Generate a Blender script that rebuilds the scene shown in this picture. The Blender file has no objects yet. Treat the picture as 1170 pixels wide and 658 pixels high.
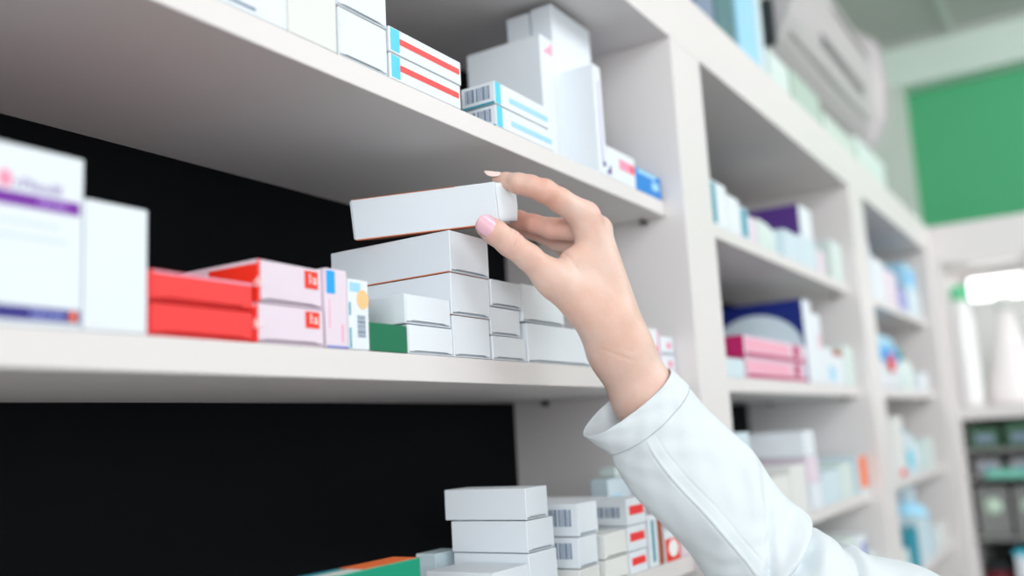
import bpy, bmesh, math, random
import numpy as np
from mathutils import Vector, Matrix
random.seed(7)
scene = bpy.context.scene
COL = scene.collection

# ------------------------------------------------------------------ camera frame (world: X along shelves, Y into shelves, Z up, camera at origin)
FPX = 1080.0
def _frame():
    f = FPX; ax, ay = 1270-585.0, 462-329.0; hs = -.057
    ex = np.array([ax, ay, f]); ex /= np.linalg.norm(ex)
    u = (-f*f-ay*ay+hs*ax*ay)/(ax+hs*ay); v = ay+hs*(u-ax)
    ey = np.array([u, v, f]); ey /= np.linalg.norm(ey)
    ez = np.cross(ex, ey)
    if ez[1] > 0: ez = -ez
    return np.array([ex, ey, ez])
RM = _frame()                       # world = RM @ (right, down, forward)
def at(px, py, d):
    """point at forward distance d in front of the camera spot"""
    return RM @ np.array([(px-585)/FPX*d, (py-329)/FPX*d, d])

# ------------------------------------------------------------------ materials
def s2l(c):
    return tuple(((x/12.92) if x <= .04045 else ((x+.055)/1.055)**2.4) for x in c)
def rgb(r, g, b): return s2l((r/255, g/255, b/255))
MATS = {}
def mat(name, col, rough=.5, noise=.0, nscale=20, bump=0, bscale=200, spec=.4, sss=0, metal=0, emit=0, coat=0, trans=0):
    if name in MATS: return MATS[name]
    m = bpy.data.materials.new(name); m.use_nodes = True
    nt = m.node_tree; b = nt.nodes['Principled BSDF']
    b.inputs['Base Color'].default_value = (*col, 1); b.inputs['Roughness'].default_value = rough
    b.inputs['Specular IOR Level'].default_value = spec; b.inputs['Metallic'].default_value = metal
    b.inputs['Coat Weight'].default_value = coat
    if trans: b.inputs['Transmission Weight'].default_value = trans
    tc = nt.nodes.new('ShaderNodeTexCoord')
    n = nt.nodes.new('ShaderNodeTexNoise'); n.inputs['Scale'].default_value = nscale; n.inputs['Detail'].default_value = 4
    nt.links.new(tc.outputs['Object'], n.inputs['Vector'])
    mx = nt.nodes.new('ShaderNodeMix'); mx.data_type = 'RGBA'
    mx.inputs[6].default_value = (*[c*(1-noise) for c in col], 1); mx.inputs[7].default_value = (*[min(1, c*(1+noise)) for c in col], 1)
    nt.links.new(n.outputs['Fac'], mx.inputs[0]); nt.links.new(mx.outputs[2], b.inputs['Base Color'])
    if bump:
        n2 = nt.nodes.new('ShaderNodeTexNoise'); n2.inputs['Scale'].default_value = bscale; n2.inputs['Detail'].default_value = 3
        nt.links.new(tc.outputs['Object'], n2.inputs['Vector'])
        bp = nt.nodes.new('ShaderNodeBump'); bp.inputs['Strength'].default_value = bump; bp.inputs['Distance'].default_value = .001
        nt.links.new(n2.outputs['Fac'], bp.inputs['Height']); nt.links.new(bp.outputs['Normal'], b.inputs['Normal'])
    if sss:
        b.inputs['Subsurface Weight'].default_value = sss
        b.inputs['Subsurface Radius'].default_value = (1, .4, .25); b.inputs['Subsurface Scale'].default_value = .004
    if emit:
        b.inputs['Emission Color'].default_value = (*col, 1); b.inputs['Emission Strength'].default_value = emit
    MATS[name] = m
    return m
M_lam   = mat('white_laminate', rgb(226, 222, 221), .42, .012, 6)
M_black = mat('black_back_panel', (.0035, .004, .0055), .75, .2, 8, spec=.12)
M_card  = mat('white_cardboard', rgb(229, 236, 242), .5, .012, 30, .08, 900, spec=.3)
M_cardb = mat('pale_blue_cardboard', rgb(208, 226, 234), .5, .012, 30)
M_cardg = mat('pale_green_cardboard', rgb(214, 229, 225), .5, .015, 30)
M_cardp = mat('pale_pink_cardboard', rgb(230, 216, 228), .5, .012, 30)
M_cardc = mat('cream_cardboard', rgb(228, 230, 227), .5, .012, 30)
M_kraft = mat('cardboard_cut_edge', rgb(214, 128, 88), .8, .1, 200)
M_red   = mat('red_ink', rgb(246, 62, 62), .45, .02, 30)
M_red2  = mat('bright_red_ink', rgb(240, 52, 30), .45, .02, 30)
M_orange= mat('orange_ink', rgb(247, 120, 60), .5, .03, 30)
M_peach = mat('peach_sticker', rgb(250, 200, 140), .5, .03, 30)
M_purple= mat('purple_ink', rgb(118, 32, 160), .45, .02, 30)
M_indigo= mat('indigo_ink', rgb(52, 44, 132), .45, .02, 30)
M_lilac = mat('lilac_ink', rgb(175, 135, 215), .45, .02, 30)
M_peri  = mat('pale_indigo_ink', rgb(135, 145, 210), .45, .02, 30)
M_pale  = mat('grey_violet_ink', rgb(165, 150, 195), .45, .02, 30)
M_pink  = mat('pink_ink', rgb(240, 150, 180), .45, .02, 30)
M_rose  = mat('pale_rose_ink', rgb(240, 172, 194), .45, .02, 30)
M_mag   = mat('magenta_ink', rgb(190, 28, 100), .45, .02, 30)
M_cyan  = mat('cyan_ink', rgb(75, 205, 230), .45, .02, 30)
M_teal  = mat('teal_ink', rgb(40, 150, 170), .45, .02, 30)
M_lblue = mat('light_blue_ink', rgb(160, 215, 240), .45, .02, 30)
M_blue  = mat('blue_ink', rgb(0, 130, 215), .45, .02, 30)
M_sky   = mat('sky_blue_ink', rgb(20, 165, 240), .45, .02, 30)
M_navy  = mat('navy_ink', rgb(8, 36, 120), .45, .02, 30)
M_green = mat('dark_green_ink', rgb(10, 112, 78), .45, .02, 30)
M_green2= mat('emerald_ink', rgb(0, 145, 112), .45, .02, 30)
M_bar   = mat('barcode_ink', rgb(125, 142, 165), .5, .02, 30)
M_white = mat('white_ink', rgb(250, 250, 250), .5, .005, 30)
M_brown = mat('brown_ink', rgb(168, 88, 60), .5, .05, 30)
M_metal = mat('pin_metal', rgb(120, 120, 118), .35, .02, 30, metal=.8)
M_ppl   = mat('plum_ink', rgb(84, 50, 130), .45, .02, 30)

# ------------------------------------------------------------------ object helpers
def link(o, parent=None):
    COL.objects.link(o)
    if parent is not None: o.parent = parent
    return o
def mesh_obj(name, V, F, m, parent=None, smooth=False, loc=None):
    me = bpy.data.meshes.new(name); me.from_pydata([tuple(map(float, v)) for v in V], [], [tuple(int(i) for i in f) for f in F]); me.update()
    ms = m if isinstance(m, (list, tuple)) else [m]
    for x in ms: me.materials.append(x)
    if smooth:
        for p in me.polygons: p.use_smooth = True
    o = bpy.data.objects.new(name, me); link(o, parent)
    if loc is not None: o.location = loc
    return o
def bm_obj(name, bm, m, parent=None, smooth=False, loc=None):
    me = bpy.data.meshes.new(name); bm.normal_update(); bm.to_mesh(me); bm.free()
    ms = m if isinstance(m, (list, tuple)) else [m]
    for x in ms: me.materials.append(x)
    if smooth:
        for p in me.polygons: p.use_smooth = True
    o = bpy.data.objects.new(name, me); link(o, parent)
    if loc is not None: o.location = loc
    return o
def bm_box(bm, x0, x1, y0, y1, z0, z1, bev=0, seg=2):
    r = bmesh.ops.create_cube(bm, size=1)
    for v in r['verts']:
        v.co = Vector(((x0+x1)/2+v.co.x*(x1-x0), (y0+y1)/2+v.co.y*(y1-y0), (z0+z1)/2+v.co.z*(z1-z0)))
    if bev:
        es = list({e for v in r['verts'] for e in v.link_edges})
        bmesh.ops.bevel(bm, geom=es, offset=bev, segments=seg, profile=.5, affect='EDGES')
def box(name, x0, x1, y0, y1, z0, z1, m, parent=None, bev=0, loc=None):
    bm = bmesh.new(); bm_box(bm, x0, x1, y0, y1, z0, z1, bev)
    return bm_obj(name, bm, m, parent, loc=loc)
def thing(name, label, cat, loc=(0, 0, 0), rotz=0, group=None):
    o = bpy.data.objects.new(name, None); link(o)
    o.empty_display_size = .02
    o.location = loc; o.rotation_euler = (0, 0, rotz); o['label'] = label; o['category'] = cat
    if group: o['group'] = group
    return o
def tag(o, label, cat, group=None):
    o['label'] = label; o['category'] = cat
    if group: o['group'] = group
    return o
def struct(o): o['kind'] = 'structure'; return o
def lathe(name, prof, m, parent=None, n=32, loc=None, cap=True):
    V = []; F = []
    for r, z in prof:
        for k in range(n):
            a = 2*math.pi*k/n; V.append((r*math.cos(a), r*math.sin(a), z))
    for i in range(len(prof)-1):
        for k in range(n):
            a = i*n+k; b = i*n+(k+1) % n; F.append((a, b, b+n, a+n))
    if cap: F.append(tuple(range(n))[::-1]); F.append(tuple((len(prof)-1)*n+k for k in range(n)))
    return mesh_obj(name, V, F, m, parent, True, loc)

# ------------------------------------------------------------------ cartons
EPS = .00035
def face_plate(name, face, w, d, h, u0, u1, v0, v1, m, parent, th=.00025, shape='rect'):
    """a printed patch on a carton face; u,v in metres on the face from its lower left corner
    front: u along x; left: u from the front edge into the depth; top: u along x, v into depth"""
    V = []; F = []
    def P(u, v, t):
        if face == 'front': return (u, -t, v)
        if face == 'left': return (-t, u, v)
        if face == 'top': return (u, v, h+t)
    if shape == 'rect': out = [(u0, v0), (u1, v0), (u1, v1), (u0, v1)]
    elif shape == 'disc':
        out = [((u0+u1)/2+(u1-u0)/2*math.cos(a), (v0+v1)/2+(v1-v0)/2*math.sin(a)) for a in [2*math.pi*k/32 for k in range(32)]]
    elif shape == 'tri': out = [(u0, v0), (u1, v0), (u1, v1)]
    elif shape == 'bars':
        n = 11; out = None; widths = [2, 1, 3, 1, 1, 2, 0, 3, 1, 2, 1]
        tot = sum(w_ for w_ in widths)+n*1.0; x = u0
        for w_ in widths:
            dx = (u1-u0)*w_/tot
            if w_:
                b = len(V); V += [P(x, v0, th), P(x+dx, v0, th), P(x+dx, v1, th), P(x, v1, th), P(x, v0, 0), P(x+dx, v0, 0), P(x+dx, v1, 0), P(x, v1, 0)]
                F += [(b, b+1, b+2, b+3), (b+7, b+6, b+5, b+4), (b, b+4, b+5, b+1), (b+1, b+5, b+6, b+2), (b+2, b+6, b+7, b+3), (b+3, b+7, b+4, b)]
            x += dx+(u1-u0)/tot
    elif shape == 'barsv':
        n = 11; out = None; widths = [2, 1, 3, 1, 1, 2, 1, 3, 1, 2, 1]
        tot = sum(widths)+n*1.0; x = v0
        for w_ in widths:
            dx = (v1-v0)*w_/tot
            b = len(V); V += [P(u0, x, th), P(u1, x, th), P(u1, x+dx, th), P(u0, x+dx, th), P(u0, x, 0), P(u1, x, 0), P(u1, x+dx, 0), P(u0, x+dx, 0)]
            F += [(b, b+1, b+2, b+3), (b+7, b+6, b+5, b+4), (b, b+4, b+5, b+1), (b+1, b+5, b+6, b+2), (b+2, b+6, b+7, b+3), (b+3, b+7, b+4, b)]
            x += dx+(v1-v0)/tot
    if out:
        n = len(out); V = [P(u, v, th) for u, v in out]+[P(u, v, 0) for u, v in out]
        F = [tuple(range(n)), tuple(range(2*n-1, n-1, -1))]+[(k, k+n, (k+1) % n+n, (k+1) % n) for k in range(n)]
    o = mesh_obj(name, V, F, m, parent)
    return o
def text_plate(name, s, face, w, d, h, u, v, size, m, parent, stretch=1, rot=0, th=.0003):
    cu = bpy.data.curves.new('t', 'FONT'); cu.body = s; cu.size = size; cu.extrude = th/2; cu.resolution_u = 3
    to = bpy.data.objects.new('t', cu); COL.objects.link(to)
    dg = bpy.context.evaluated_depsgraph_get(); me = bpy.data.meshes.new_from_object(to.evaluated_get(dg))
    bpy.data.objects.remove(to); bpy.data.curves.remove(cu)
    for vtx in me.vertices:
        a, b, c = vtx.co; a *= stretch
        if rot: a, b = -b, a
        a += u; b += v; c += th/2+.0001
        if face == 'front': vtx.co = (a, -c, b)
        elif face == 'left': vtx.co = (-c, w-a if False else -a, b)
        elif face == 'top': vtx.co = (a, b, h+c)
    me.name = name; me.materials.clear(); me.materials.append(m)
    o = bpy.data.objects.new(name, me); link(o, parent)
    return o
def carton(label, x0, x1, z0, z1, depth, m=None, y0=.3875, name='medicine_box', cat='box', group=None, rot=0, prints=(), flap=True, kraft=False, detail=True, fm=None):
    """closed folding carton, end towards the aisle; empty at its lower left front corner"""
    m = m or M_card
    w = x1-x0; h = z1-z0
    t = thing(name, label, cat, (x0, y0, z0+EPS), rot, group)
    h -= EPS*1.6; w -= EPS
    bm = bmesh.new(); bm_box(bm, 0, w, 0, depth, 0, h, min(.0007, h*.05), 2)
    bm.faces.ensure_lookup_table()
    if flap:
        fr = min(bm.faces, key=lambda f: (f.calc_center_median().y, -f.calc_area()))
        r = bmesh.ops.inset_individual(bm, faces=[fr], thickness=.0005, depth=0)
        for v in fr.verts: v.co.y += .0035
    bm_obj('box_body', bm, m, t)
    if flap:
        a = .0006; g = .0011
        # end flap: inset panel with a bowed lower edge and dark gap at the tuck side
        V = []; n = 14
        for k in range(n+1):
            s = k/n; x = a+g*.6+(w-2*a-g*.6)*s
            V.append((x, .0001, a+g+(.0008 if .12 < s < .88 else 0)))
        for k in range(n+1):
            s = 1-k/n; x = a+g*.6+(w-2*a-g*.6)*s
            V.append((x, .0001, h-a*.8))
        N = len(V); V += [(x, .0014, z) for x, y, z in V]
        F = [tuple(range(N)), tuple(range(2*N-1, N-1, -1))]+[(k, k+N, (k+1) % N+N, (k+1) % N) for k in range(N)]
        mesh_obj('end_flap', V, F, fm or m, t)
    if kraft:
        box('cut_edge', -.00015, w-.0008, .002, depth-.002, -.0002, .0005, M_kraft, t)
    for p in prints:
        p = dict(p); nm = p.pop('name'); f = p.pop('face'); mm = p.pop('m')
        if 'text' in p:
            text_plate(nm, p['text'], f, w, depth, h, p['u']*(depth if f == 'left' else w), p['v']*h, p['size'], mm, t, p.get('stretch', 1), p.get('rot', 0))
        else:
            U = depth if f == 'left' else w; Vv = depth if f == 'top' else h
            face_plate(nm, f, w, depth, h, p['u'][0]*U, p['u'][1]*U, p['v'][0]*Vv, p['v'][1]*Vv, mm, t, p.get('th', .00025), p.get('shape', 'rect'))
    return t
def pr(name, face, m, u0, u1, v0, v1, shape='rect', th=.00025):
    return dict(name=name, face=face, m=m, u=(u0, u1), v=(v0, v1), shape=shape, th=th)
def tx(name, face, m, text, u, v, size, stretch=1, rot=0):
    return dict(name=name, face=face, m=m, text=text, u=u, v=v, size=size, stretch=stretch, rot=rot)

# ------------------------------------------------------------------ shelving along the left wall
YF, YP, YB = .387, .365, .604
TA, TB, TC, TD = .2480, .0590, -.1285, -.320
THK = dict(A=.0165, B=.0180, C=.0172, D=.0175)
sh = thing('wall_shelving', 'long white laminate pharmacy shelving along the left wall with black back panels', 'shelving', (1.0, .5, -1.40))
def ch(name, x0, x1, y0, y1, z0, z1, m, bev=.0006):
    return box(name, x0-1.0, x1-1.0, y0-.5, y1-.5, z0+1.40, z1+1.40, m, sh, bev)
divs = [(-.10, -.01), (.957, 1.047), (1.812, 1.925), (2.700, 2.780)]
for a, b in divs: ch('divider_panel', a, b, YP, YB, -1.39, .4350, M_lam)
ch('top_panel', -.10, 2.780, YP, YB+.004, .4351, .5100, M_lam)
ch('plinth', -.10, 2.780, YP+.02, YB-.02, -1.40, -1.391, M_lam)
for i in range(3):
    a = divs[i][1]; b = divs[i+1][0]
    ch('back_panel', a+.0005, b-.0005, YB-.006, YB-.0005, -1.39, .4345, M_black, 0)
    for T, k in ((TA, 'A'), (TB, 'B'), (TC, 'C'), (TD, 'D'), (-.52, 'D'), (-.74, 'D'), (-.98, 'D'), (-1.22, 'D')):
        ch('shelf', a+.001, b-.001, YF, YB-.007, T-THK[k], T, M_lam, .0008)
        for yy in (.412, .552):
            for xx, sx in ((a, 1), (b, -1)):
                V = []; n = 14; r = .0032; z = T-THK[k]-.0034
                for xo in (0, .0105*sx):
                    for q in range(n):
                        an = 2*math.pi*q/n; V.append((xx+xo-1.0, yy-.5+r*math.cos(an), z+1.40+r*math.sin(an)))
                F = [(q, (q+1) % n, (q+1) % n+n, q+n) for q in range(n)]+[tuple(range(n)), tuple(range(2*n-1, n-1, -1))]
                if T > -.4: mesh_obj('shelf_pin', V, F, M_metal, sh)

# ------------------------------------------------------------------ shelf B boxes (eye level shelf)
Z = TB
G_front = 'white cartons stacked end-out on the middle shelf'
carton('big white box with purple stripe and indigo band at far left of middle shelf', .176, .2568, Z, .1388, .10, prints=[
    pr('purple_stripe', 'front', M_purple, .0, .975, .655, .73), pr('indigo_band', 'front', M_indigo, 0, .985, .03, .105),
    pr('stripe_lettering', 'front', M_lilac, .73, .90, .676, .712, 'bars', .0004), pr('band_lettering', 'front', M_peri, .70, .90, .047, .088, 'bars', .0004), pr('small_print', 'front', M_cardb, .45, .85, .56, .575), pr('small_print', 'front', M_cardb, .45, .9, .48, .495),
    pr('round_emblem', 'front', M_pink, .50, .58, .745, .845, 'disc'), pr('orange_dot', 'front', M_orange, .92, .965, .035, .1, 'disc', .0005),
    tx('brand_lettering', 'front', M_pale, 'rPfendil', .592, .755, .0068, 1.05)], flap=False)
carton('plain tall white box between purple-striped box and red boxes', .2575, .2913, Z, .1208, .085, flap=False)
redp = [pr('pale_top_edge', 'front', M_rose, .03, .99, .90, .97)]
carton('red box lying on shelf beside tall white box, lower of the two reds', .2925, .3585, Z, Z+.0165, .105, M_red, prints=[], group=None)
carton('red box on top of the other red box', .2920, .3590, Z+.0168, .0920, .105, M_red, rot=.01, prints=redp)
wr = lambda: [pr('red_edge_line', 'front', M_red, .0, .035, .0, 1), pr('red_logo_patch', 'front', M_red2, .72, .93, .48, .92),
      tx('logo_lettering', 'front', M_white, '1a', .76, .60, .0085, 1), pr('red_side_triangle', 'left', M_red2, .0, .42, .0, .9), tx('side_lettering', 'left', M_white, 'do', -.03, .35, .008)]
carton('white box with red logo patch lying under its twin', .3595, .4130, Z, Z+.0225, .09, M_cardp, prints=wr())
carton('white box with red logo patch and red side, on top of its twin', .3617, .4145, Z+.0228, .1062, .09, M_cardp, rot=.035, prints=wr(), y0=.3878)
carton('upright pale box with bright blue corner square beside the red-logo boxes', .4152, .4342, Z, .1078, .06, M_cardp, prints=[
    pr('blue_corner', 'front', M_sky, .03, .42, .68, .97), pr('pink_print_column', 'front', M_rose, .12, .17, .25, .6), pr('small_pink_print', 'front', M_rose, .7, .78, .08, .3), pr('blue_foot_line', 'front', M_peri, 0, 1, .0, .03)], flap=False)
carton('narrow white box with peach round sticker and barcode', .4348, .4540, Z, .1035, .06, prints=[
    pr('round_sticker', 'front', M_peach, .42, .98, .58, .86, 'disc', .0004), pr('barcode', 'front', M_bar, .42, .8, .18, .5, 'barsv'), pr('blue_patch', 'front', M_lblue, .08, .6, .82, .95), pr('blue_edge_mark', 'front', M_teal, .03, .1, .48, .66), pr('blue_edge_line', 'front', M_teal, .03, .1, .02, .3)], flap=False)
carton('dark green box lying between barcode box and white cartons', .4545, .4918, Z, .0778, .09, M_green, prints=[], flap=False)
carton('small white carton at bottom left of the white stacks', .4925, .5435, Z, .0790, .11, group=None)
carton('small white carton at left of the stacks, on the bottom left one', .4905, .5425, .0792, .0995, .11, rot=.008)
carton('white carton at the base of the tallest stack', .5445, .5910, Z, .0893, .115)
carton('white carton second from bottom of the tallest stack', .5440, .5937, .0895, .1202, .118, kraft=True)
carton('white carton topmost of the standing stack, under the held one', .5450, .5950, .1206, .1515, .115, kraft=True)
carton('white carton at bottom of second stack from the left tall stack', .5945, .6425, Z, .0778, .11)
carton('small inset white carton in middle of second stack', .5950, .6372, .0780, .1000, .10, y0=.3885)
carton('white carton on top of second stack beside tallest stack', .5960, .6400, .1002, .1215, .11)
carton('white carton at bottom right of the stacks behind the hand', .6460, .7540, Z, .0914, .11)
carton('white carton leaning on lower right stack behind the hand', .6408, .7090, .0917, .1228, .11, rot=0)
# behind the wrist
pk = lambda: [pr('red_print', 'front', M_pink, .45, .75, .3, .65), pr('grey_base_line', 'front', M_bar, .1, .8, .0, .05)]
carton('upright white box with red print behind the wrist', .8600, .9150, Z, .1035, .05, prints=[pr('red_print', 'front', M_red, .45, .85, .35, .6), pr('pink_edge', 'front', M_pink, .93, .985, .02, .98)], flap=False, y0=.3895)
carton('small white box with pink dot by the first divider, upper of pair', .918, .9545, .0790, .0975, .05, y0=.366+.0235, prints=pk(), flap=False)
carton('small white box with pink dot by the first divider, lower of pair', .918, .9545, Z, .0785, .05, y0=.366+.0235, prints=pk(), flap=False)

# ------------------------------------------------------------------ shelf A boxes (upper shelf)
Z = TA
carton('white box cut by top of photo, left end of upper shelf', .325, .3885, Z, .345, .09, prints=[pr('grey_line', 'front', M_bar, .2, .6, .03, .05)], flap=False)
carton('tall pale box at top edge of photo on upper shelf', .3890, .4318, Z, .350, .10, M_cardc, flap=False)
carton('white carton at base of stack on upper shelf left', .4332, .4818, Z, .2818, .10, kraft=True)
carton('white carton on top of stack on upper shelf left', .4326, .4825, .2822, .318, .10, kraft=True)
rs = lambda: [pr('cyan_end', 'front', M_cyan, .02, .13, .08, .95), pr('red_stripe', 'front', M_red, .135, .97, .42, .66)]
carton('white box with cyan end and red stripe, lower of pair on upper shelf', .4842, .5685, Z, .2672, .06, prints=rs(), flap=False)
carton('white box with cyan end and red stripe, upper of pair on upper shelf', .4842, .5705, .2676, .2868, .06, prints=rs(), flap=False)
bc = lambda: [pr('cyan_corner', 'front', M_cyan, .01, .10, .03, .97), pr('pale_blue_band', 'front', M_lblue, .25, .97, .3, .55), pr('barcode', 'left', M_bar, .15, .9, .25, .85, 'bars'), pr('teal_base', 'left', M_teal, .02, .98, .0, .1)]
carton('flat white box with cyan corner and barcode end, lower of pair', .6175, .7100, Z, .2668, .033, prints=bc(), flap=False)
carton('flat white box with cyan corner and barcode end, upper of pair', .6170, .7050, .2672, .2868, .033, prints=bc(), flap=False)
carton('wide tall white box behind the barcode boxes with pink triangle', .7600, .7865, Z, .3870, .086, y0=.4225, flap=False, prints=[pr('pink_triangle', 'front', M_rose, .2, .9, .88, .98, 'tri')])
carton('tallest white box on the upper shelf', .7870, .8710, Z, .4280, .024, flap=False, y0=.4225)
carton('small white box peeking out behind the tallest one', .7870, .8200, Z, .4262, .026, y0=.4490, flap=False)
carton('narrow white box with violet marks right of the tallest box', .8000, .8170, Z, .3600, .045, flap=False, prints=[pr('violet_print_column', 'front', M_lilac, .45, .55, .1, .85), pr('violet_mark', 'front', M_indigo, .5, .85, .08, .12)])
carton('low white box with red print on upper shelf by the blue box', .8178, .8835, Z, .2805, .05, flap=False, prints=[pr('red_print', 'front', M_pink, .42, .95, .42, .75), pr('red_dot', 'front', M_red, .82, .96, .42, .74, 'disc', .0004), pr('violet_triangle', 'front', M_indigo, -.02, .12, .1, .42, 'tri')])
carton('small blue box at right end of upper shelf', .8840, .9500, Z, .2735, .05, M_blue, flap=False, prints=[pr('pale_top_band', 'front', M_lblue, .08, .8, .78, .95), pr('pale_print', 'front', M_lblue, .62, .9, .3, .65)])

# ------------------------------------------------------------------ shelf C boxes (lower shelf)
Z = TC
carton('emerald green box with orange and violet printed top, lower shelf', .3550, .4965, Z, -.0716, .022, M_green2, flap=False, prints=[
    pr('orange_top_print', 'top', M_orange, .62, .99, .05, .95), pr('cream_top_print', 'top', M_cardc, .25, .61, .05, .55), pr('violet_top_print', 'top', M_lilac, .05, .24, .1, .7), pr('teal_top_print', 'top', M_teal, .25, .6, .65, .95)])
carton('flat white carton behind the green box, lower shelf', .6150, .6500, Z, -.0860, .020, M_cardb, y0=.4650)
carton('flat white carton in front of the three-box stack', .5790, .6280, Z, -.0935, .060, flap=True)
carton('white carton at base of the three-box stack, lower shelf', .6290, .6715, Z, -.0868, .070)
carton('white carton second down in the three-box stack', .6285, .6690, -.0866, -.0624, .071)
carton('white carton on top of the three-box stack, lower shelf', .6290, .6610, -.0622, -.0378, .078, rot=-.02)
bl = lambda: [pr('blue_barcode', 'left', M_bar, .10, .42, .3, .82, 'bars')]
carton('cream white carton with blue barcode side, upper of pair on lower shelf', .7105, .7455, -.0838, -.0565, .070, M_card, prints=bl())
carton('cream white carton with blue barcode side, under its twin', .7085, .7420, -.1095, -.0840, .070, M_card, prints=bl())
carton('cream white carton at base of the barcode stack, lower shelf', .7070, .7430, Z, -.1097, .07, M_cardc)
rr = lambda s: [pr('red_label', 'front', M_red, .12, .88, .38, .72)]+([pr('blue_barcode', 'left', M_bar, .06, .27, .3, .7, 'bars')] if s else [])
carton('white box with red label topmost of the red-label stack', .8040, .8450, -.0852, -.0605, .130, prints=rr(1), flap=False)
carton('white box with red label, middle of the red-label stack', .8020, .8435, -.1080, -.0855, .045, prints=rr(0), flap=False)
carton('white box with red label at base of the red-label stack', .8030, .8420, Z, -.1083, .045, prints=rr(0), flap=False)
carton('white filler carton left of the red-label stack on lower shelf', .7560, .8000, -.1085, -.0870, .09, M_cardc, flap=True)
carton('white filler carton at base left of the red-label stack', .7560, .8000, Z, -.1088, .09, M_cardc, flap=True)
carton('upright white box with teal print column on lower shelf', .8470, .8690, Z, -.0800, .05, flap=False, prints=[pr('teal_print_column', 'front', M_teal, .35, .6, .1, .9)])
carton('thin brown-edged upright box on lower shelf', .8700, .8800, Z, -.0850, .05, M_brown, flap=False)
carton('white box with red ring emblem on lower shelf by divider', .8830, .9250, Z, -.0980, .05, flap=False, prints=[pr('red_square', 'front', M_red2, .05, .9, .0, .72), pr('white_ring', 'front', M_white, .22, .78, .12, .68, 'disc', .0004)])
carton('pink striped small box at right end of lower shelf', .9270, .9530, Z, -.1020, .05, M_cardp, flap=False)
carton('pale blue box standing behind the red-label stack', .8790, .9350, Z, -.0460, .02, M_cardb, y0=.5425-.1, flap=False, prints=[pr('blue_print', 'front', M_lblue, .1, .5, .5, .8)])
carton('pale teal box lying on the pale blue box of the lower shelf', .9000, .9350, -.0457, -.0350, .018, M_cardg, y0=.4435, flap=False)

# ------------------------------------------------------------------ second bay (blurred): boxes on the four shelves
Z = TA
tp = lambda a=.05, b=.3: [pr('teal_stripe', 'front', M_teal, a, b, .05, .95)]
carton('white box with teal stripe against first divider, second bay top shelf', 1.085, 1.167, Z, .3070, .06, flap=False, prints=tp(.3, .5))
carton('plain white box second in row, second bay top shelf', 1.169, 1.216, Z, .2985, .06, flap=False)
carton('teal-striped narrow box third in row, second bay top shelf', 1.218, 1.252, Z, .2920, .06, flap=False, prints=tp(.1, .8))
carton('low white box fourth in row, second bay top shelf', 1.254, 1.285, Z, .2840, .06, M_cardp, flap=False)
carton('pale green box fifth in row, second bay top shelf', 1.290, 1.345, Z, .2860, .09, M_cardg, flap=False)
bt = thing('medicine_bottle', 'white round-shouldered bottle on second bay top shelf', 'bottle', (1.385, .425, Z+EPS))
lathe('bottle_body', [(.0, 0), (.030, 0), (.032, .003), (.032, .034), (.026, .043), (.013, .046)], M_cardg, bt)
lathe('bottle_cap', [(.0, .046), (.014, .046), (.014, .056), (.0, .057)], M_white, bt)
carton('white box right of the round bottle, second bay top shelf', 1.422, 1.498, Z, .2930, .08, flap=False, m=M_cardb)
carton('white box under the plum-sided box, second bay top shelf', 1.502, 1.605, Z, .2965, .12, flap=False, m=M_cardb)
carton('white-fronted box with plum side on second bay top shelf', 1.520, 1.597, .2968, .3500, .115, flap=False, prints=[pr('plum_side', 'left', M_ppl, .0, 1, 0, 1)])
carton('pinkish small box near second divider, second bay top shelf', 1.612, 1.660, Z, .2880, .06, M_cardp, flap=False)
carton('pale green upright box by second divider, second bay top shelf', 1.712, 1.795, Z, .3200, .05, M_cardg, flap=False)
Z = TB
mg = lambda: [pr('magenta_side', 'left', M_mag, 0, 1, 0, 1), pr('crimson_stripe', 'front', M_mag, .02, .98, .04, .24), pr('rose_band', 'front', M_rose, .02, .7, .3, .9), pr('crimson_patch', 'front', M_mag, .76, .88, .3, .95)]
carton('magenta and pink box on top of its pair, second bay', 1.182, 1.475, .0866, .1150, .085, M_cardp, flap=False, prints=mg())
carton('magenta and pink box, lower of the pair, second bay', 1.182, 1.470, Z, .0863, .085, M_cardp, flap=False, prints=mg())
carton('small white box left of the magenta boxes', 1.108, 1.178, Z, .0830, .05, flap=False, m=M_cardb)
nv = carton('large navy box with pale disc behind the magenta boxes', 1.480, 1.530, Z, .1900, .168, M_card, flap=False, prints=[pr('navy_side', 'left', M_navy, 0, 1, 0, 1), pr('pale_disc', 'left', M_cardb, .02, .90, -.0, .86, 'disc', .0006)])
carton('white upright box next to the navy box', 1.533, 1.580, Z, .1720, .06, flap=False, prints=[pr('red_print', 'front', M_rose, .5, .8, .5, .7)])
carton('white box with brown-red top band, second bay middle shelf', 1.585, 1.715, Z, .1200, .07, flap=False, prints=[pr('brown_red_band', 'front', M_brown, .45, .98, .82, .99), pr('teal_print', 'front', M_lblue, .2, .5, .1, .5)])
carton('pale box by second divider, second bay middle shelf', 1.722, 1.796, Z, .1300, .06, M_cardg, flap=False)
Z = TC
carton('small pale blue box by first divider, second bay lower shelf', 1.108, 1.168, Z, -.0080, .06, M_cardb, flap=False)
for i, (l, ms) in enumerate((('bottom', M_card), ('middle', M_cardp), ('top', M_card))):
    carton('long white carton %s of the three-high stack, second bay lower shelf' % l, 1.412+.008*(2-i), 1.470+.008*(2-i), Z+.0385*i, Z+.0385*(i+1)-.0003, .20, ms, flap=False, prints=[pr('faint_print', 'left', M_lblue, .5, .8, .3, .6)])
carton('pale box in front of the three-high stack, second bay', 1.330, 1.405, Z, -.0600, .10, M_cardc, flap=False)
carton('cream box beside the sleeve, second bay lower shelf', 1.240, 1.322, Z, -.0700, .10, M_cardc, flap=False)
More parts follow.
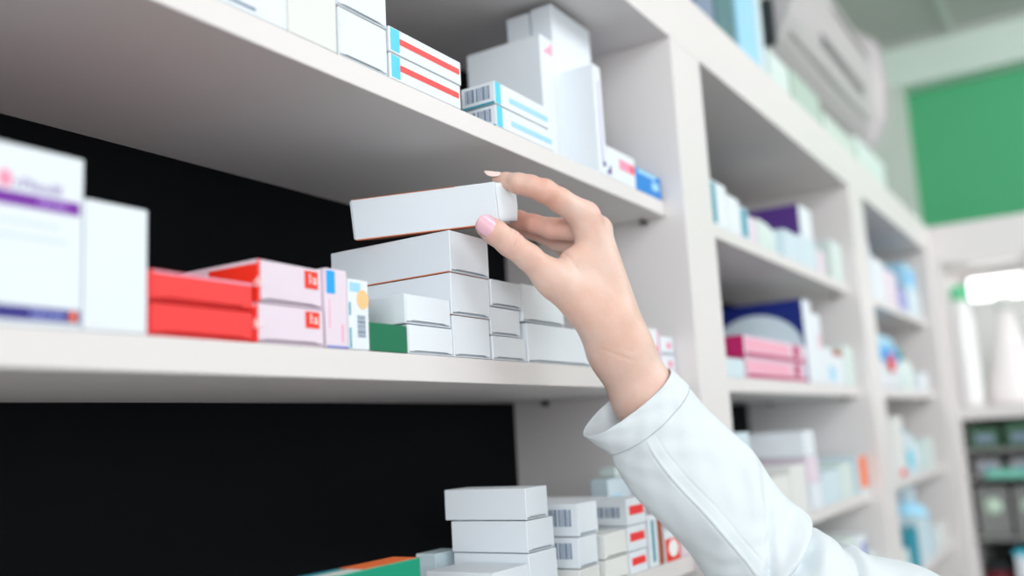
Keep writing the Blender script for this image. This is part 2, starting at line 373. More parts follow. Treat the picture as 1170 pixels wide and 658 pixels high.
carton('pale blue carton right of the three-high stack, second bay', 1.492, 1.600, Z, -.0780, .12, M_cardb, flap=False)
carton('pale green carton in the middle of second bay lower shelf', 1.604, 1.690, Z, -.0720, .12, M_cardg, flap=False)
carton('pale carton with orange end beside second divider', 1.735, 1.805, Z, -.0640, .19, M_cardb, flap=False, prints=[pr('orange_end', 'front', M_orange, .15, .98, .12, .98)])
Z = TD
for i, (a, b, zt, mm, lab) in enumerate(((1.12, 1.25, -.25, M_card, 'white box low at left of second bay bottom shelf'), (1.27, 1.40, -.24, M_cardb, 'pale blue box low in second bay bottom shelf'),
      (1.43, 1.55, -.205, M_cardb, 'blue-tinted box by the elbow, second bay bottom shelf'), (1.56, 1.66, -.190, M_cardg, 'pale green box by the elbow, second bay bottom shelf'), (1.665, 1.735, -.195, M_card, 'white box with violet print near second divider, bottom shelf'), (1.74, 1.80, -.23, M_cardg, 'pale green box against second divider, bottom shelf'))):
    carton(lab, a, b, Z, zt, .09, mm, flap=False, prints=[pr('violet_print', 'front', M_peri, .5, .95, .6, .9)] if i == 4 else [])

# ------------------------------------------------------------------ third bay
def bottle(label, x, y, z, r, h, m, mc, hc=.02, neck=.45):
    t = thing('medicine_bottle', label, 'bottle', (x, y, z+EPS))
    lathe('bottle_body', [(0, 0), (r*.95, 0), (r, .004), (r, h*.72), (r*.85, h*.82), (r*neck, h*.88), (r*neck, h*.9)], m, t)
    lathe('bottle_cap', [(0, h*.9), (r*neck*1.15, h*.9), (r*neck*1.15, h*.9+hc), (r*neck*.9, h*.9+hc+.002), (0, h*.9+hc+.002)], mc, t)
    return t
Z = TA
carton('tall pale blue box left in third bay top shelf', 1.950, 2.060, Z, .3600, .08, M_cardb, flap=False, prints=[pr('lilac_print', 'front', M_peri, .3, .6, .3, .6)])
carton('white box second in third bay top shelf', 2.065, 2.190, Z, .3380, .08, flap=False)
carton('pinkish box third in third bay top shelf', 2.200, 2.330, Z, .3280, .08, M_cardp, flap=False)
carton('indigo blue small box third bay top shelf', 2.340, 2.450, Z, .3000, .08, M_peri, flap=False)
carton('sky blue box at right of third bay top shelf', 2.460, 2.640, Z, .3150, .08, M_cardb, flap=False)
carton('bright cyan box lying on the sky blue box, third bay', 2.450, 2.610, .3153, .3720, .08, M_lblue, flap=False, prints=[pr('blue_patch', 'front', M_sky, .3, .8, .3, .7)])
Z = TB
t = thing('nappy_pack', 'rounded soft pack, blue above white, third bay middle shelf', 'pack', (2.17, .45, Z+EPS))
bm = bmesh.new(); bm_box(bm, -.14, .14, -.05, .05, 0, .07, .015, 3); bm_obj('pack_body', bm, M_card, t, True)
bm = bmesh.new(); bm_box(bm, -.14, .14, -.05, .05, .0705, .125, .027, 5); bm_obj('pack_top', bm, M_lblue, t, True)
bm = bmesh.new(); bm_box(bm, -.135, .135, -.0525, -.0505, .060, .090, .0008, 1); bm_obj('blue_band', bm, M_sky, t)
bm = bmesh.new(); bmesh.ops.create_uvsphere(bm, u_segments=20, v_segments=12, radius=.022)
for v in bm.verts: v.co = Vector((v.co.x*1.6+.03, v.co.y*.12-.0555, v.co.z+.058))
bm_obj('pink_spot', bm, M_red, t, True)
bottle('pale bottle with green label at right of third bay middle shelf', 2.44, .43, Z, .035, .085, M_cardg, M_green2)
carton('white low box near third divider, third bay middle shelf', 2.50, 2.62, Z, .105, .07, flap=False)
Z = TC
bottle('tall grey-capped bottle left in third bay lower shelf', 2.03, .43, Z, .042, .120, M_card, M_metal)
carton('pinkish upright box third bay lower shelf', 2.085, 2.190, Z, .0000, .06, M_cardc, flap=False, prints=[pr('red_patch', 'front', M_red, .3, .9, .03, .14)])
carton('cyan fronted box third bay lower shelf', 2.200, 2.290, Z, -.0380, .07, M_cardb, flap=False, prints=[pr('cyan_patch', 'front', M_cyan, .1, .8, .2, .6)])
bottle('teal-capped pale blue bottle third bay lower shelf', 2.365, .44, Z, .050, .085, M_cardb, M_teal, .025)
carton('pale green box by third divider lower shelf', 2.44, 2.56, Z, -.055, .07, M_cardg, flap=False)
Z = TD
bottle('tall pale blue bottle standing in third bay bottom shelf', 2.42, .45, Z, .055, .135, M_lblue, M_cardb, .035, .5)
carton('dark teal box left in third bay bottom shelf', 2.12, 2.22, Z, -.235, .08, M_teal, flap=False)
carton('pale green box in front left of third bay bottom shelf', 1.95, 2.10, Z, -.265, .08, M_cardg, flap=False)
carton('pale blue carton in middle of third bay bottom shelf', 2.23, 2.355, Z, -.225, .08, M_cardb, flap=False)
carton('pale carton near third divider, bottom shelf', 2.49, 2.63, Z, -.262, .08, M_cardc, flap=False)

# ------------------------------------------------------------------ things standing on top of the shelving
Z = .5105
mt = [(1.10, 1.20, .66, M_lilac, 'violet-blue box on top of shelving, leftmost'), (1.215, 1.29, .64, M_bar, 'grey-blue box on top of shelving'), (1.30, 1.385, .70, mat('dark_teal', rgb(85, 125, 130), .6, .1, 30), 'dark teal tall box on top of shelving'),
      (1.40, 1.50, .86, M_lblue, 'tall light blue box on top of shelving'), (1.505, 1.54, .86, M_cardb, 'tall pale blue box on top of shelving'), (1.56, 1.68, .64, M_cardg, 'short pale green box on top of shelving'),
      (1.70, 1.90, .645, mat('sage_box', rgb(180, 200, 188), .6, .05, 30), 'sage green box on top of shelving under air conditioner'), (1.92, 2.20, .625, mat('pale_sage_box', rgb(200, 215, 205), .6, .05, 30), 'long pale sage box on top of shelving'), (2.23, 2.55, .65, M_cardg, 'pale green long box at far end on top of shelving')]
for a, b, zt, mm, lab in mt: carton(lab, a, b, Z, zt, .09, mm, y0=.42, flap=False, name='storage_box')

# ------------------------------------------------------------------ air conditioner
M_ac = mat('ac_plastic', rgb(190, 186, 188), .45, .02, 10)
M_dark = mat('dark_slot', rgb(45, 52, 54), .7, .1, 30)
ac = thing('air_conditioner', 'white split air conditioner on the wall above the shelving', 'air conditioner', (2.12, .619, .690))
prof = [(0, .0), (-.12, .0), (-.20, .03), (-.235, .09), (-.245, .20), (-.235, .28), (-.19, .315), (0, .32)]
V = []; F = []
prof = [(y*.84, z) for y, z in prof]
for x in (-.44, .44):
    for y, z in prof: V.append((x, y, z))
n = len(prof); F = [tuple(range(n)), tuple(range(2*n-1, n-1, -1))]+[(k, (k+1) % n, (k+1) % n+n, k+n) for k in range(n)]
o = mesh_obj('housing', V, F, M_ac, ac); bv = o.modifiers.new('b', 'BEVEL'); bv.width = .03; bv.segments = 4
def slot(nm, x0, x1, i, t0, t1, m, off=.004):
    (ya, za), (yb, zb) = prof[i], prof[i+1]
    p0 = (ya+(yb-ya)*t0, za+(zb-za)*t0); p1 = (ya+(yb-ya)*t1, za+(zb-za)*t1)
    nx, nz = (zb-za), -(yb-ya); L = math.hypot(nx, nz); nx, nz = -nx/L*off, -nz/L*off
    V = [(x, y+sx, z+sz) for (y, z) in (p0, p1) for x in (x0, x1) for sx, sz in ((0, 0), (nx, nz))]
    F = [(0, 2, 6, 4), (1, 5, 7, 3), (0, 1, 3, 2), (4, 6, 7, 5), (0, 4, 5, 1), (2, 3, 7, 6)]
    return mesh_obj(nm, V, F, m, ac)
slot('air_outlet', -.14, .28, 3, .06, .34, M_dark, -.004)
slot('air_intake', .0, .38, 4, .25, .55, mat('ac_grille', rgb(120, 118, 118), .6, .05, 30), -.004)
slot('vane', -.34, .36, 2, .2, .6, M_ac, -.006)
box('end_vent', -.452, -.437, -.185, -.07, .0, .09, M_dark, ac, .003)

# ------------------------------------------------------------------ perpendicular display unit at the far end
du = thing('display_unit', 'white display unit at the far end with bright upper niche and wire drawers below', 'shelving', (2.78, .3, -1.40))
def dc(name, x0, x1, y0, y1, z0, z1, m, bev=.0008): return box(name, x0-2.78, x1-2.78, y0-.3, y1-.3, z0+1.40, z1+1.40, m, du, bev)
dc('header_panel', 2.785, 3.26, -1.6, .60, .405, .510, M_lam)
dc('counter', 2.785, 3.26, -1.6, .3445, -.018, .017, M_lam)
dc('side_panel', 2.785, 3.26, .345, .60, -1.40, .4045, M_lam)
dc('side_panel', 2.785, 3.26, -1.6, -1.55, .0175, .4045, M_lam)
dc('back_panel', 3.24, 3.26, -1.549, .3445, .0175, .4045, mat('niche_back', rgb(214, 218, 216), .5, .04, 3))
M_drk = mat('drawer_grey', rgb(128, 130, 128), .6, .1, 12)
M_grn = mat('bottle_green', rgb(62, 100, 74), .5, .1, 20)
dc('lower_back', 3.10, 3.12, -1.549, .3445, -1.40, -.0185, mat('lower_back', rgb(95, 98, 96), .7, .1, 10))
lev = [(-.095, 'a'), (-.165, 'b'), (-.320, 'c'), (-.50, 'd'), (-.80, 'd')]
for z, _ in lev: dc('shelf', 2.79, 3.095, -1.54, .344, z-.012, z, M_drk)
# strip of dark green packs under the counter
for k in range(5):
    y = .33-k*.085
    t = thing('green_pack', 'dark green pack directly under the bright counter, number %s from the corner' % ['first', 'second', 'third', 'fourth', 'fifth'][k], 'pack', (2.80, y-.035, -.095+EPS), group='dark green packs under the counter')
    t['label'] = 'dark green pack on the row directly under the bright counter'
    bm = bmesh.new(); bm_box(bm, 0, .06, -.036, .036, 0, .055+.008*(k % 2), .004, 2); bm_obj('pack_body', bm, M_grn, t)
    box('pack_label', -.001, 0, -.022, .022, .015, .035, M_bar, t)
for k in range(5):
    y = .33-k*.080
    t = thing('grey_packet', 'grey packet on the second row below the counter', 'pack', (2.80, y-.035, -.165+EPS), group='grey packets on the second row')
    bm = bmesh.new(); bm_box(bm, 0, .05, -.030, .030, 0, .040, .004, 2); bm_obj('packet_body', bm, mat('silver_grey', rgb(165, 165, 168), .4, .1, 20), t)
    box('packet_label', -.001, 0, -.018, .018, .010, .026, M_bar, t)
dc('price_rail', 2.782, 2.7895, -1.54, .30, -.172, -.150, mat('mint_rail', rgb(120, 200, 180), .5, .03, 20))
dc('price_rail', 2.782, 2.7895, -1.54, .344, -.331, -.319, M_drk)
for k in range(2):
    t = thing('storage_bin', ['grey bin with pale round label nearest the corner', 'grey bin with pale round label further from the corner'][k], 'bin', (2.80, .335-.075-k*.085+.035, -.32+EPS))
    bm = bmesh.new(); bm_box(bm, 0, .2, -.038, .038, 0, .125, .003, 2); bm_obj('bin_body', bm, M_drk, t)
    lathe('round_label', [(0, 0), (.021, 0), (.021, .002), (0, .002)], mat('mint_label', rgb(200, 225, 205), .5, .02, 20), t, loc=(-.0005, 0, .075)).rotation_euler = (0, -math.pi/2, 0)
t = thing('carton_tray', 'white open tray with teal rim at the bottom of the far unit', 'tray', (2.80, .16, -.50+EPS))
box('tray_body', 0, .16, -.10, .10, 0, .13, M_card, t, .002); box('teal_rim', -.002, .162, -.102, .102, .1302, .145, M_cyan, t, .001)
t = thing('red_jar', 'dark red jar beside the white tray in the far unit', 'jar', (2.86, .305, -.50+EPS))
lathe('jar_body', [(0, 0), (.033, 0), (.035, .004), (.035, .075), (.028, .085)], mat('dark_red', rgb(120, 20, 40), .4, .1, 20), t)
lathe('jar_lid', [(0, .0852), (.03, .0852), (.03, .105), (0, .106)], M_dark, t)
# things in the bright niche
zc = .0175
b = bottle('tall white bottle with green cap in the bright far niche', 2.86, .315, zc, .026, .32, M_white, mat('mint_cap', rgb(110, 215, 160), .5, .05, 20), .04, .8)
t = thing('conical_flask', 'large white conical vessel in the bright far niche', 'vessel', (2.92, .215, zc))
lathe('flask_body', [(0, 0), (.070, 0), (.074, .008), (.068, .04), (.048, .12), (.030, .2), (.024, .245), (.026, .25)], mat('milky_glass', rgb(252, 246, 246), .3, .01, 10), t)
lathe('flask_stopper', [(0, .2505), (.02, .2505), (.028, .28), (.018, .295), (0, .297)], M_cardc, t)
t = thing('domed_jar', 'grey-green domed jar at right edge of the bright niche', 'jar', (2.95, .072, zc))
lathe('jar_body', [(0, 0), (.058, 0), (.062, .01), (.062, .22), (.055, .235)], mat('pale_teal_glass', rgb(188, 215, 210), .3, .02, 10), t)
lathe('jar_dome', [(0.06, .2355), (.066, .24), (.066, .26), (.055, .30), (.035, .33), (.012, .345), (0, .346)], mat('dome_grey', rgb(165, 165, 160), .4, .02, 10), t)
t = thing('niche_lamp', 'bright rectangular lamp under the header of the far unit', 'lamp', (3.05, .235, .40))
box('lamp_housing', -.05, .05, -.075, .075, -.02, .004, M_lam, t, .002)
box('lamp_diffuser', -.045, .045, -.07, .07, -.075, -.021, mat('lamp_glow', (1, 1, 1), .5, emit=3), t, .002)

# ------------------------------------------------------------------ room
M_wall = mat('wall_paint', rgb(196, 205, 198), .8, .02, 3)
M_gwall = mat('green_wall_paint', rgb(78, 172, 122), .7, .04, 2)
M_ceil = mat('ceiling_paint', rgb(184, 184, 182), .85, .03, 4)
M_floor = mat('floor_tile', rgb(172, 168, 166), .35, .04, 6)
XW, YW = 3.72, .622
struct(box('wall_left', -2.5, XW+.1, YW, YW+.1, -1.4, 1.36, M_wall))
struct(box('wall_far', XW, XW+.1, -4.0, YW, -1.4, 1.36, M_gwall))
struct(box('floor', -2.5, XW+.1, -4.0, YW+.1, -1.5, -1.4, M_floor))
# ceiling of suspended tiles with grid
bm = bmesh.new(); bm_box(bm, -2.5, XW+.1, -4.0, YW+.1, 1.36, 1.42)
struct(bm_obj('ceiling', bm, M_ceil))
bm = bmesh.new()
for k in range(11): bm_box(bm, -2.4+k*.6, -2.38+k*.6, -4.0, YW, 1.353, 1.3599)
for k in range(8): bm_box(bm, -2.5, XW, -3.9+k*.6, -3.88+k*.6, 1.3535, 1.3598)
struct(bm_obj('trim_1', bm, mat('ceiling_grid', rgb(200, 205, 200), .5)))
struct(box('trim_2', 3.62, XW-.001, -4.0, YW-.001, 1.20, 1.352, mat('beam_paint', rgb(205, 220, 212), .7, .02, 4), bev=.004))
struct(box('trim_3', XW-.12, XW-.001, YW-.12, YW-.001, -1.4, 1.199, M_wall))

# ------------------------------------------------------------------ the held carton
A = at(406, 274.5, .7125); B = at(570, 254.8, .690); A2 = at(406, 228.6, .7105)
L = B-A; Lh = L/np.linalg.norm(L); Hh = A2-A; Hh = Hh-Lh*np.dot(Hh, Lh); Hn = .0303; Hh /= np.linalg.norm(Hh)
Wd = np.cross(Lh, Hh)
if Wd[0] < 0: Wd = -Wd
# local frame like the other cartons: x = width, y = depth (towards the rear), z = height; origin lower left front corner
ln = float(np.linalg.norm(L))
t = thing('medicine_box', 'plain white carton held in the hand above the tallest stack', 'box', tuple(B))
Mx = Matrix((Wd, -Lh, Hh)).transposed().to_4x4(); Mx.translation = Vector(B)
t.matrix_world = Mx
W_, H_ = .0440, Hn
bm = bmesh.new(); bm_box(bm, 0, W_, 0, ln, 0, H_, .0006, 2); bm_obj('box_body', bm, M_card, t)
# bulging end flap
V = []; nu, nv = 12, 8
for j in range(nv+1):
    for i in range(nu+1):
        u, v = i/nu, j/nv
        y = -.0005-.0100*math.sin(math.pi*min(1, u*1.0))**.7*(.85+.15*math.sin(math.pi*v))
        V.append((.0019+u*(W_-.0025), y, .0008+v*(H_-.0016)))
N = len(V); V += [(x, y+.0005, z) for x, y, z in V]
F = []
for j in range(nv):
    for i in range(nu):
        a = j*(nu+1)+i; F.append((a, a+1, a+nu+2, a+nu+1)); F.append((a+N+nu+1, a+N+nu+2, a+N+1, a+N))
rim = [i for i in range(nu+1)]+[j*(nu+1)+nu for j in range(1, nv+1)]+[nv*(nu+1)+i for i in range(nu-1, -1, -1)]+[j*(nu+1) for j in range(nv-1, 0, -1)]
for k in range(len(rim)): a, b = rim[k], rim[(k+1) % len(rim)]; F.append((a, a+N, b+N, b))
mesh_obj('end_flap', V, F, M_card, t, True)
V = [(.0005, ln+.0008, .001), (W_-.0005, ln+.0008, .001), (W_-.0005, ln+.0008, H_-.001), (.0005, ln+.0008, H_-.001)]
box('rear_flap', .0008, W_-.0008, ln+.0003, ln+.0012, .0008, H_-.0008, M_card, t, .0002)
box('cut_edge', -.00015, W_-.0012, .001, ln-.001, -.0003, .0004, M_kraft, t); box('cut_edge', -.00012, .0008, .03, ln-.001, H_-.0003, H_+.00015, M_kraft, t)

# ------------------------------------------------------------------ the hand: smooth blended volume meshed by surface nets
def C(px, py, d): return np.array([(px-585)/FPX*d, (py-329)/FPX*d, d])
def capsule(P, a, ra, b, rb):
    ab = b-a; l2 = float(ab@ab)
    t = np.clip(((P-a)@ab)/l2, 0, 1)
    return np.sqrt((((P-a)-t[..., None]*ab)**2).sum(-1))-(ra+(rb-ra)*t)
def smin(a, b, k):
    h = np.clip(.5+.5*(b-a)/k, 0, 1); return b+(a-b)*h-k*h*(1-h)
def chain(P, pts, k=.002):
    d = None
    for (a, ra), (b, rb) in zip(pts[:-1], pts[1:]):
        c = capsule(P, a, ra, b, rb); d = c if d is None else smin(d, c, k)
    return d
mm = .001
thumb = [(C(555.5, 258.5, .6765), 7.8*mm), (C(565, 265, .678), 8.9*mm), (C(582, 277.5, .682), 9.5*mm), (C(604, 294, .686), 9.6*mm), (C(632, 319, .692), 11.5*mm)]
index = [(C(569, 205.0, .703), 4.8*mm), (C(578, 206.6, .699), 6.0*mm), (C(592, 209.5, .692), 7.4*mm), (C(606, 212.5, .691), 7.8*mm), (C(622, 218, .692), 8.7*mm), (C(640, 229, .700), 9.0*mm), (C(668, 247, .712), 11.0*mm)]
middle = [(C(582, 248, .749), 5.8*mm), (C(593, 251, .746), 7.0*mm), (C(610, 255.5, .736), 7.0*mm), (C(630, 261, .731), 8.0*mm), (C(683, 262, .727), 11*mm)]
ring = [(C(586, 258, .762), 5.8*mm), (C(606, 263, .759), 6.2*mm), (C(634, 276, .752), 6.8*mm), (C(688, 282, .741), 10.5*mm)]
pinky = [(C(606, 262, .776), 5.0*mm), (C(622, 270, .772), 5.4*mm), (C(646, 286, .763), 6.0*mm), (C(692, 303, .753), 9*mm)]
palm_caps = [((668, 249, .712), 11.2, (708, 385, .718), 17), ((683, 264, .724), 10.5, (712, 388, .722), 17), ((689, 284, .738), 10, (714, 392, .730), 16), ((692, 304, .750), 9, (716, 396, .736), 15),
             ((632, 319, .692), 11.5, (690, 376, .708), 16), ((662, 298, .706), 10, (694, 360, .712), 16), ((660, 330, .702), 12, (690, 366, .710), 16), ((651.5, 300, .703), 8.5, (668, 300, .712), 9)]
fore_caps = [((697, 378, .714), 19.0, (707, 400, .717), 21.5), ((707, 400, .717), 21.5, (738, 455, .722), 23.2), ((738, 455, .722), 23.2, (800, 552, .730), 31), ((704, 392, .726), 17, (742, 458, .735), 21)]
res = 1.0*mm
lo = np.array([-.035, -.100, .655]); hi = np.array([.165, .185, .79])
dims = np.ceil((hi-lo)/res).astype(int)
xs = [lo[i]+np.arange(dims[i])*res for i in range(3)]
D = np.full(tuple(dims), 1.0, np.float32)
def field(P):
    p = None
    for a, ra, b, rb in palm_caps:
        c = capsule(P, C(*a), ra*mm, C(*b), rb*mm); p = c if p is None else smin(p, c, .009)
    for a, ra, b, rb in fore_caps:
        p = smin(p, capsule(P, C(*a), ra*mm, C(*b), rb*mm), .012)
    d = p
    for ch_, k in ((thumb, .011), (index, .006), (middle, .004), (ring, .003), (pinky, .003)):
        d = np.minimum(d, smin(p, chain(P, ch_, .003), k))
    # knuckle bump and skin creases
    return d
for i0 in range(0, dims[0], 24):
    sl = xs[0][i0:i0+24]
    P = np.stack(np.meshgrid(sl, xs[1], xs[2], indexing='ij'), -1)
    D[i0:i0+24] = field(P)
def surface_nets(D, lo, res):
    S = D < 0
    nx, ny, nz = D.shape
    c = np.zeros((nx-1, ny-1, nz-1, 3)); cnt = np.zeros((nx-1, ny-1, nz-1))
    corner = [(i, j, k) for i in (0, 1) for j in (0, 1) for k in (0, 1)]
    g = lambda i, j, k: D[i:nx-1+i, j:ny-1+j, k:nz-1+k]
    for a in corner:
        for ax in range(3):
            if a[ax] == 0:
                b = list(a); b[ax] = 1
                da, db = g(*a), g(*b); m = (da < 0) != (db < 0)
                t = np.where(m, da/np.where(m, da-db, 1), 0)
                for q in range(3):
                    c[..., q] += np.where(m, a[q]+(t if q == ax else 0), 0)
                cnt += m
    act = cnt > 0
    idx = -np.ones(act.shape, int); idx[act] = np.arange(act.sum())
    ii = np.argwhere(act); V = (ii+c[act]/cnt[act][:, None])*res+lo
    F = []
    for ax in range(3):
        sl0 = [slice(None)]*3; sl1 = [slice(None)]*3; sl0[ax] = slice(0, -1); sl1[ax] = slice(1, None)
        s0, s1 = S[tuple(sl0)], S[tuple(sl1)]
        e = np.argwhere(s0 != s1)
        o1, o2 = [(1, 2), (2, 0), (0, 1)][ax]
        ok = (e[:, o1] > 0) & (e[:, o2] > 0) & (e[:, o1] < D.shape[o1]-1) & (e[:, o2] < D.shape[o2]-1); e = e[ok]
        ins = s0[tuple(e.T)]
        d1 = np.zeros(3, int); d1[o1] = 1; d2 = np.zeros(3, int); d2[o2] = 1
        q = [e, e-d1, e-d1-d2, e-d2]
        q = np.stack([idx[tuple(x.T)] for x in q], 1)
        q[~ins] = q[~ins][:, ::-1]
        F.append(q)
    F = np.concatenate(F); F = F[(F >= 0).all(1)]
    return V, F
V, F = surface_nets(D, lo, res)
# skin creases: narrow grooves pressed into the surface
def nrm(P, e=.0008):
    g = np.stack([field(P+np.eye(3)[i]*e)-field(P-np.eye(3)[i]*e) for i in range(3)], -1); return g/np.linalg.norm(g, axis=1, keepdims=True)
creases = [((589, 264, .674), (580, 288, .674), .5), ((594, 267, .676), (586, 291, .676), .45), ((600, 272, .678), (593, 294, .678), .3), ((584, 262, .674), (577, 284, .674), .3),
           ((616, 200, .69), (621, 212, .686), .4), ((621, 201, .69), (627, 214, .687), .45), ((627, 204, .69), (631, 216, .69), .3), ((592, 198, .695), (594, 210, .690), .35),
           ((640, 287, .700), (652, 294, .693), .8), ((652, 294, .693), (662, 310, .690), .5), ((640, 252, .70), (648, 268, .702), .5), ((694, 390, .700), (722, 402, .696), .35), ((686, 398, .70), (724, 412, .698), .3)]
disp = np.zeros(len(V))
for a, b_, s_ in creases:
    a = C(*a); b_ = C(*b_); ab = b_-a; tt = ((V-a)@ab)/(ab@ab); q = np.clip(tt, 0, 1)
    dd = (V-a)-q[:, None]*ab
    # distance measured across the crease in the image plane only, restricted to the near surface
    dxy = np.linalg.norm(dd[:, :2], axis=1); near = np.abs(dd[:, 2]) < .014
    fade = np.clip(1.2-np.abs(tt-.5)*1.3, 0, 1)
    disp += np.where(near, s_*.0018*np.exp(-(dxy/.0010)**2)*fade, 0)
V = V-nrm(V)*disp[:, None]
V = V @ RM.T
# skin material
M_skin = bpy.data.materials.new('skin'); M_skin.use_nodes = True
nt = M_skin.node_tree; b = nt.nodes['Principled BSDF']
b.inputs['Roughness'].default_value = .45; b.inputs['Specular IOR Level'].default_value = .35
b.inputs['Subsurface Weight'].default_value = .35; b.inputs['Subsurface Radius'].default_value = (1, .35, .2); b.inputs['Subsurface Scale'].default_value = .005
tc = nt.nodes.new('ShaderNodeTexCoord'); n = nt.nodes.new('ShaderNodeTexNoise'); n.inputs['Scale'].default_value = 28; n.inputs['Detail'].default_value = 3
nt.links.new(tc.outputs['Object'], n.inputs['Vector'])
cr = nt.nodes.new('ShaderNodeValToRGB'); cr.color_ramp.elements[0].position = .35; cr.color_ramp.elements[1].position = .7
cr.color_ramp.elements[0].color = (*rgb(220, 181, 164), 1); cr.color_ramp.elements[1].color = (*rgb(229, 202, 190), 1)
nt.links.new(n.outputs['Fac'], cr.inputs[0])
at_ = nt.nodes.new('ShaderNodeVertexColor'); at_.layer_name = 'flush'
mx = nt.nodes.new('ShaderNodeMix'); mx.data_type = 'RGBA'; mx.inputs[7].default_value = (*rgb(226, 140, 122), 1)
nt.links.new(at_.outputs['Color'], mx.inputs[0]); nt.links.new(cr.outputs[0], mx.inputs[6]); nt.links.new(mx.outputs[2], b.inputs['Base Color'])
n2 = nt.nodes.new('ShaderNodeTexNoise'); n2.inputs['Scale'].default_value = 420; n2.inputs['Detail'].default_value = 5
nt.links.new(tc.outputs['Object'], n2.inputs['Vector'])
bp = nt.nodes.new('ShaderNodeBump'); bp.inputs['Strength'].default_value = .28; bp.inputs['Distance'].default_value = .0008
nt.links.new(n2.outputs['Fac'], bp.inputs['Height']); nt.links.new(bp.outputs['Normal'], b.inputs['Normal'])
person = mesh_obj('person', V, F, M_skin, None, True)
tag(person, "person's raised right forearm and hand in a white coat sleeve, holding a white carton", 'person')
# pinker finger joints and tips (skin colour of the thing itself)
fl = person.data.color_attributes.new('flush', 'FLOAT_COLOR', 'POINT')
spots = [(C(574, 206, .705), .010, .25), (C(620, 222, .695), .013, .5), (C(560, 262, .677), .010, .45), (C(600, 254, .738), .02, .5), (C(632, 262, .731), .012, .6), (C(585, 278, .680), .010, .3), (C(686, 240, .712), .012, .25)]
W = np.zeros(len(V))
for c, r, s in spots:
    c = RM @ c; W = np.maximum(W, s*np.exp(-((V-c)**2).sum(1)/r**2))
arr = np.ones((len(V), 4), np.float32); arr[:, :3] = W[:, None]
fl.data.foreach_set('color', arr.ravel())
sm = person.modifiers.new('s', 'SMOOTH'); sm.factor = .5; sm.iterations = 3

# nails
M_nail = mat('nail_pink', rgb(238, 186, 200), .22, .01, 30, spec=.5, coat=.3)
def nail(tip, base, out, w, hgt, r):
    """curved plate: tip/base points on the centreline (camera coords), out = outward direction, r = finger radius"""
    ax = base-tip; l = np.linalg.norm(ax); ax /= l
    out = out-ax*(out@ax); out /= np.linalg.norm(out); sd = np.cross(ax, out)
    V = []; nu, nv = 14, 14
    for lay in (0, 1):
        for j in range(nv+1):
            for i in range(nu+1):
                u = -1+2*i/nu; v = j/nv
                ww = w*(1-abs(2*v-1)**3.2*.55) * (.97 if v > .5 else 1)
                vv = v
                e = .10*(1-math.sqrt(max(0, 1-u*u*.98)))
                vv = e+(1-2*e)*v
                ang = u*ww/r
                rr = r+hgt-lay*.0007-.0004*u*u - .0007*max(0, (v-.8)/.2)
                V.append(tip+ax*(vv*l)+out*(rr*math.cos(ang))+sd*(rr*math.sin(ang)))
    N = (nu+1)*(nv+1); F = []
    for j in range(nv):
        for i in range(nu):
            a = j*(nu+1)+i; F.append((a, a+1, a+nu+2, a+nu+1)); F.append((a+N+nu+1, a+N+nu+2, a+N+1, a+N))
    rim = [i for i in range(nu+1)]+[j*(nu+1)+nu for j in range(1, nv+1)]+[nv*(nu+1)+i for i in range(nu-1, -1, -1)]+[j*(nu+1) for j in range(nv-1, 0, -1)]
    for k in range(len(rim)): a, b_ = rim[k], rim[(k+1) % len(rim)]; F.append((a, a+N, b_+N, b_))
    o = mesh_obj('fingernail', [RM @ v for v in V], F, M_nail, person, True)
    return o
nail(C(545.5, 250.5, .6765), C(567, 267, .678), np.array([-.02, -.10, -1.0]), .0084, .0007, .0086)['label'] = 'pale pink thumbnail'
M_nail = mat('nail_pale', rgb(244, 220, 214), .25, .01, 30, spec=.5, coat=.3)
nail(C(553.5, 203.6, .7035), C(574, 205.8, .7000), np.array([-.12, -1, -.45]), .0046, .0005, .0054)['label'] = 'pale fingernail on the index finger'

# ------------------------------------------------------------------ coat sleeve
M_coat = mat('coat_cotton', rgb(219, 227, 231), .9, .01, 40, .25, 1400, spec=.15)
def cr_interp(A, t):
    n = len(A); i = min(int(t), n-2); f = t-i
    p0, p1, p2, p3 = A[max(i-1, 0)], A[i], A[i+1], A[min(i+2, n-1)]
    return .5*((2*p1)+(-p0+p2)*f+(2*p0-5*p1+4*p2-p3)*f*f+(-p0+3*p1-3*p2+p3)*f**3)
ST = np.array([  # Lx, Ly, Rx, Ry, depth, b(mm), m(mm), fold
 [668, 496, 764.5, 422.5, .716, 24, 5, 0],
 [683, 507, 775, 432, .717, 25, 5, 0],
 [696.5, 516, 785, 441.5, .718, 27, 5, 0],
 [704, 533, 808, 468, .719, 30, 5, 0],
 [724, 564, 836, 494, .720, 33, 4, 0],
 [754, 595, 862, 519, .721, 38, 7, 0],
 [784, 626, 884, 553, .722, 41, 6, .3],
 [806, 655, 903, 573, .722, 43, 4, .7],
 [828, 684, 921, 587, .722, 44, 2, 1],
 [846, 706, 914, 602, .722, 44, 0, 1],
 [872, 728, 934, 606, .721, 46, 0, 1],
 [905, 745, 956, 621, .720, 48, 0, 1],
 [930, 756, 964, 629, .720, 48, 0, 1],
 [952, 762, 975, 624, .719, 50, 0, 1],
 [985, 775, 1000, 638, .716, 52, 0, .8],
 [1040, 795, 1058, 651, .710, 55, 0, .5],
 [1110, 830, 1125, 690, .700, 58, 0, .3],
 [1190, 880, 1200, 740, .690, 60, 0, .2]])
NR = 300
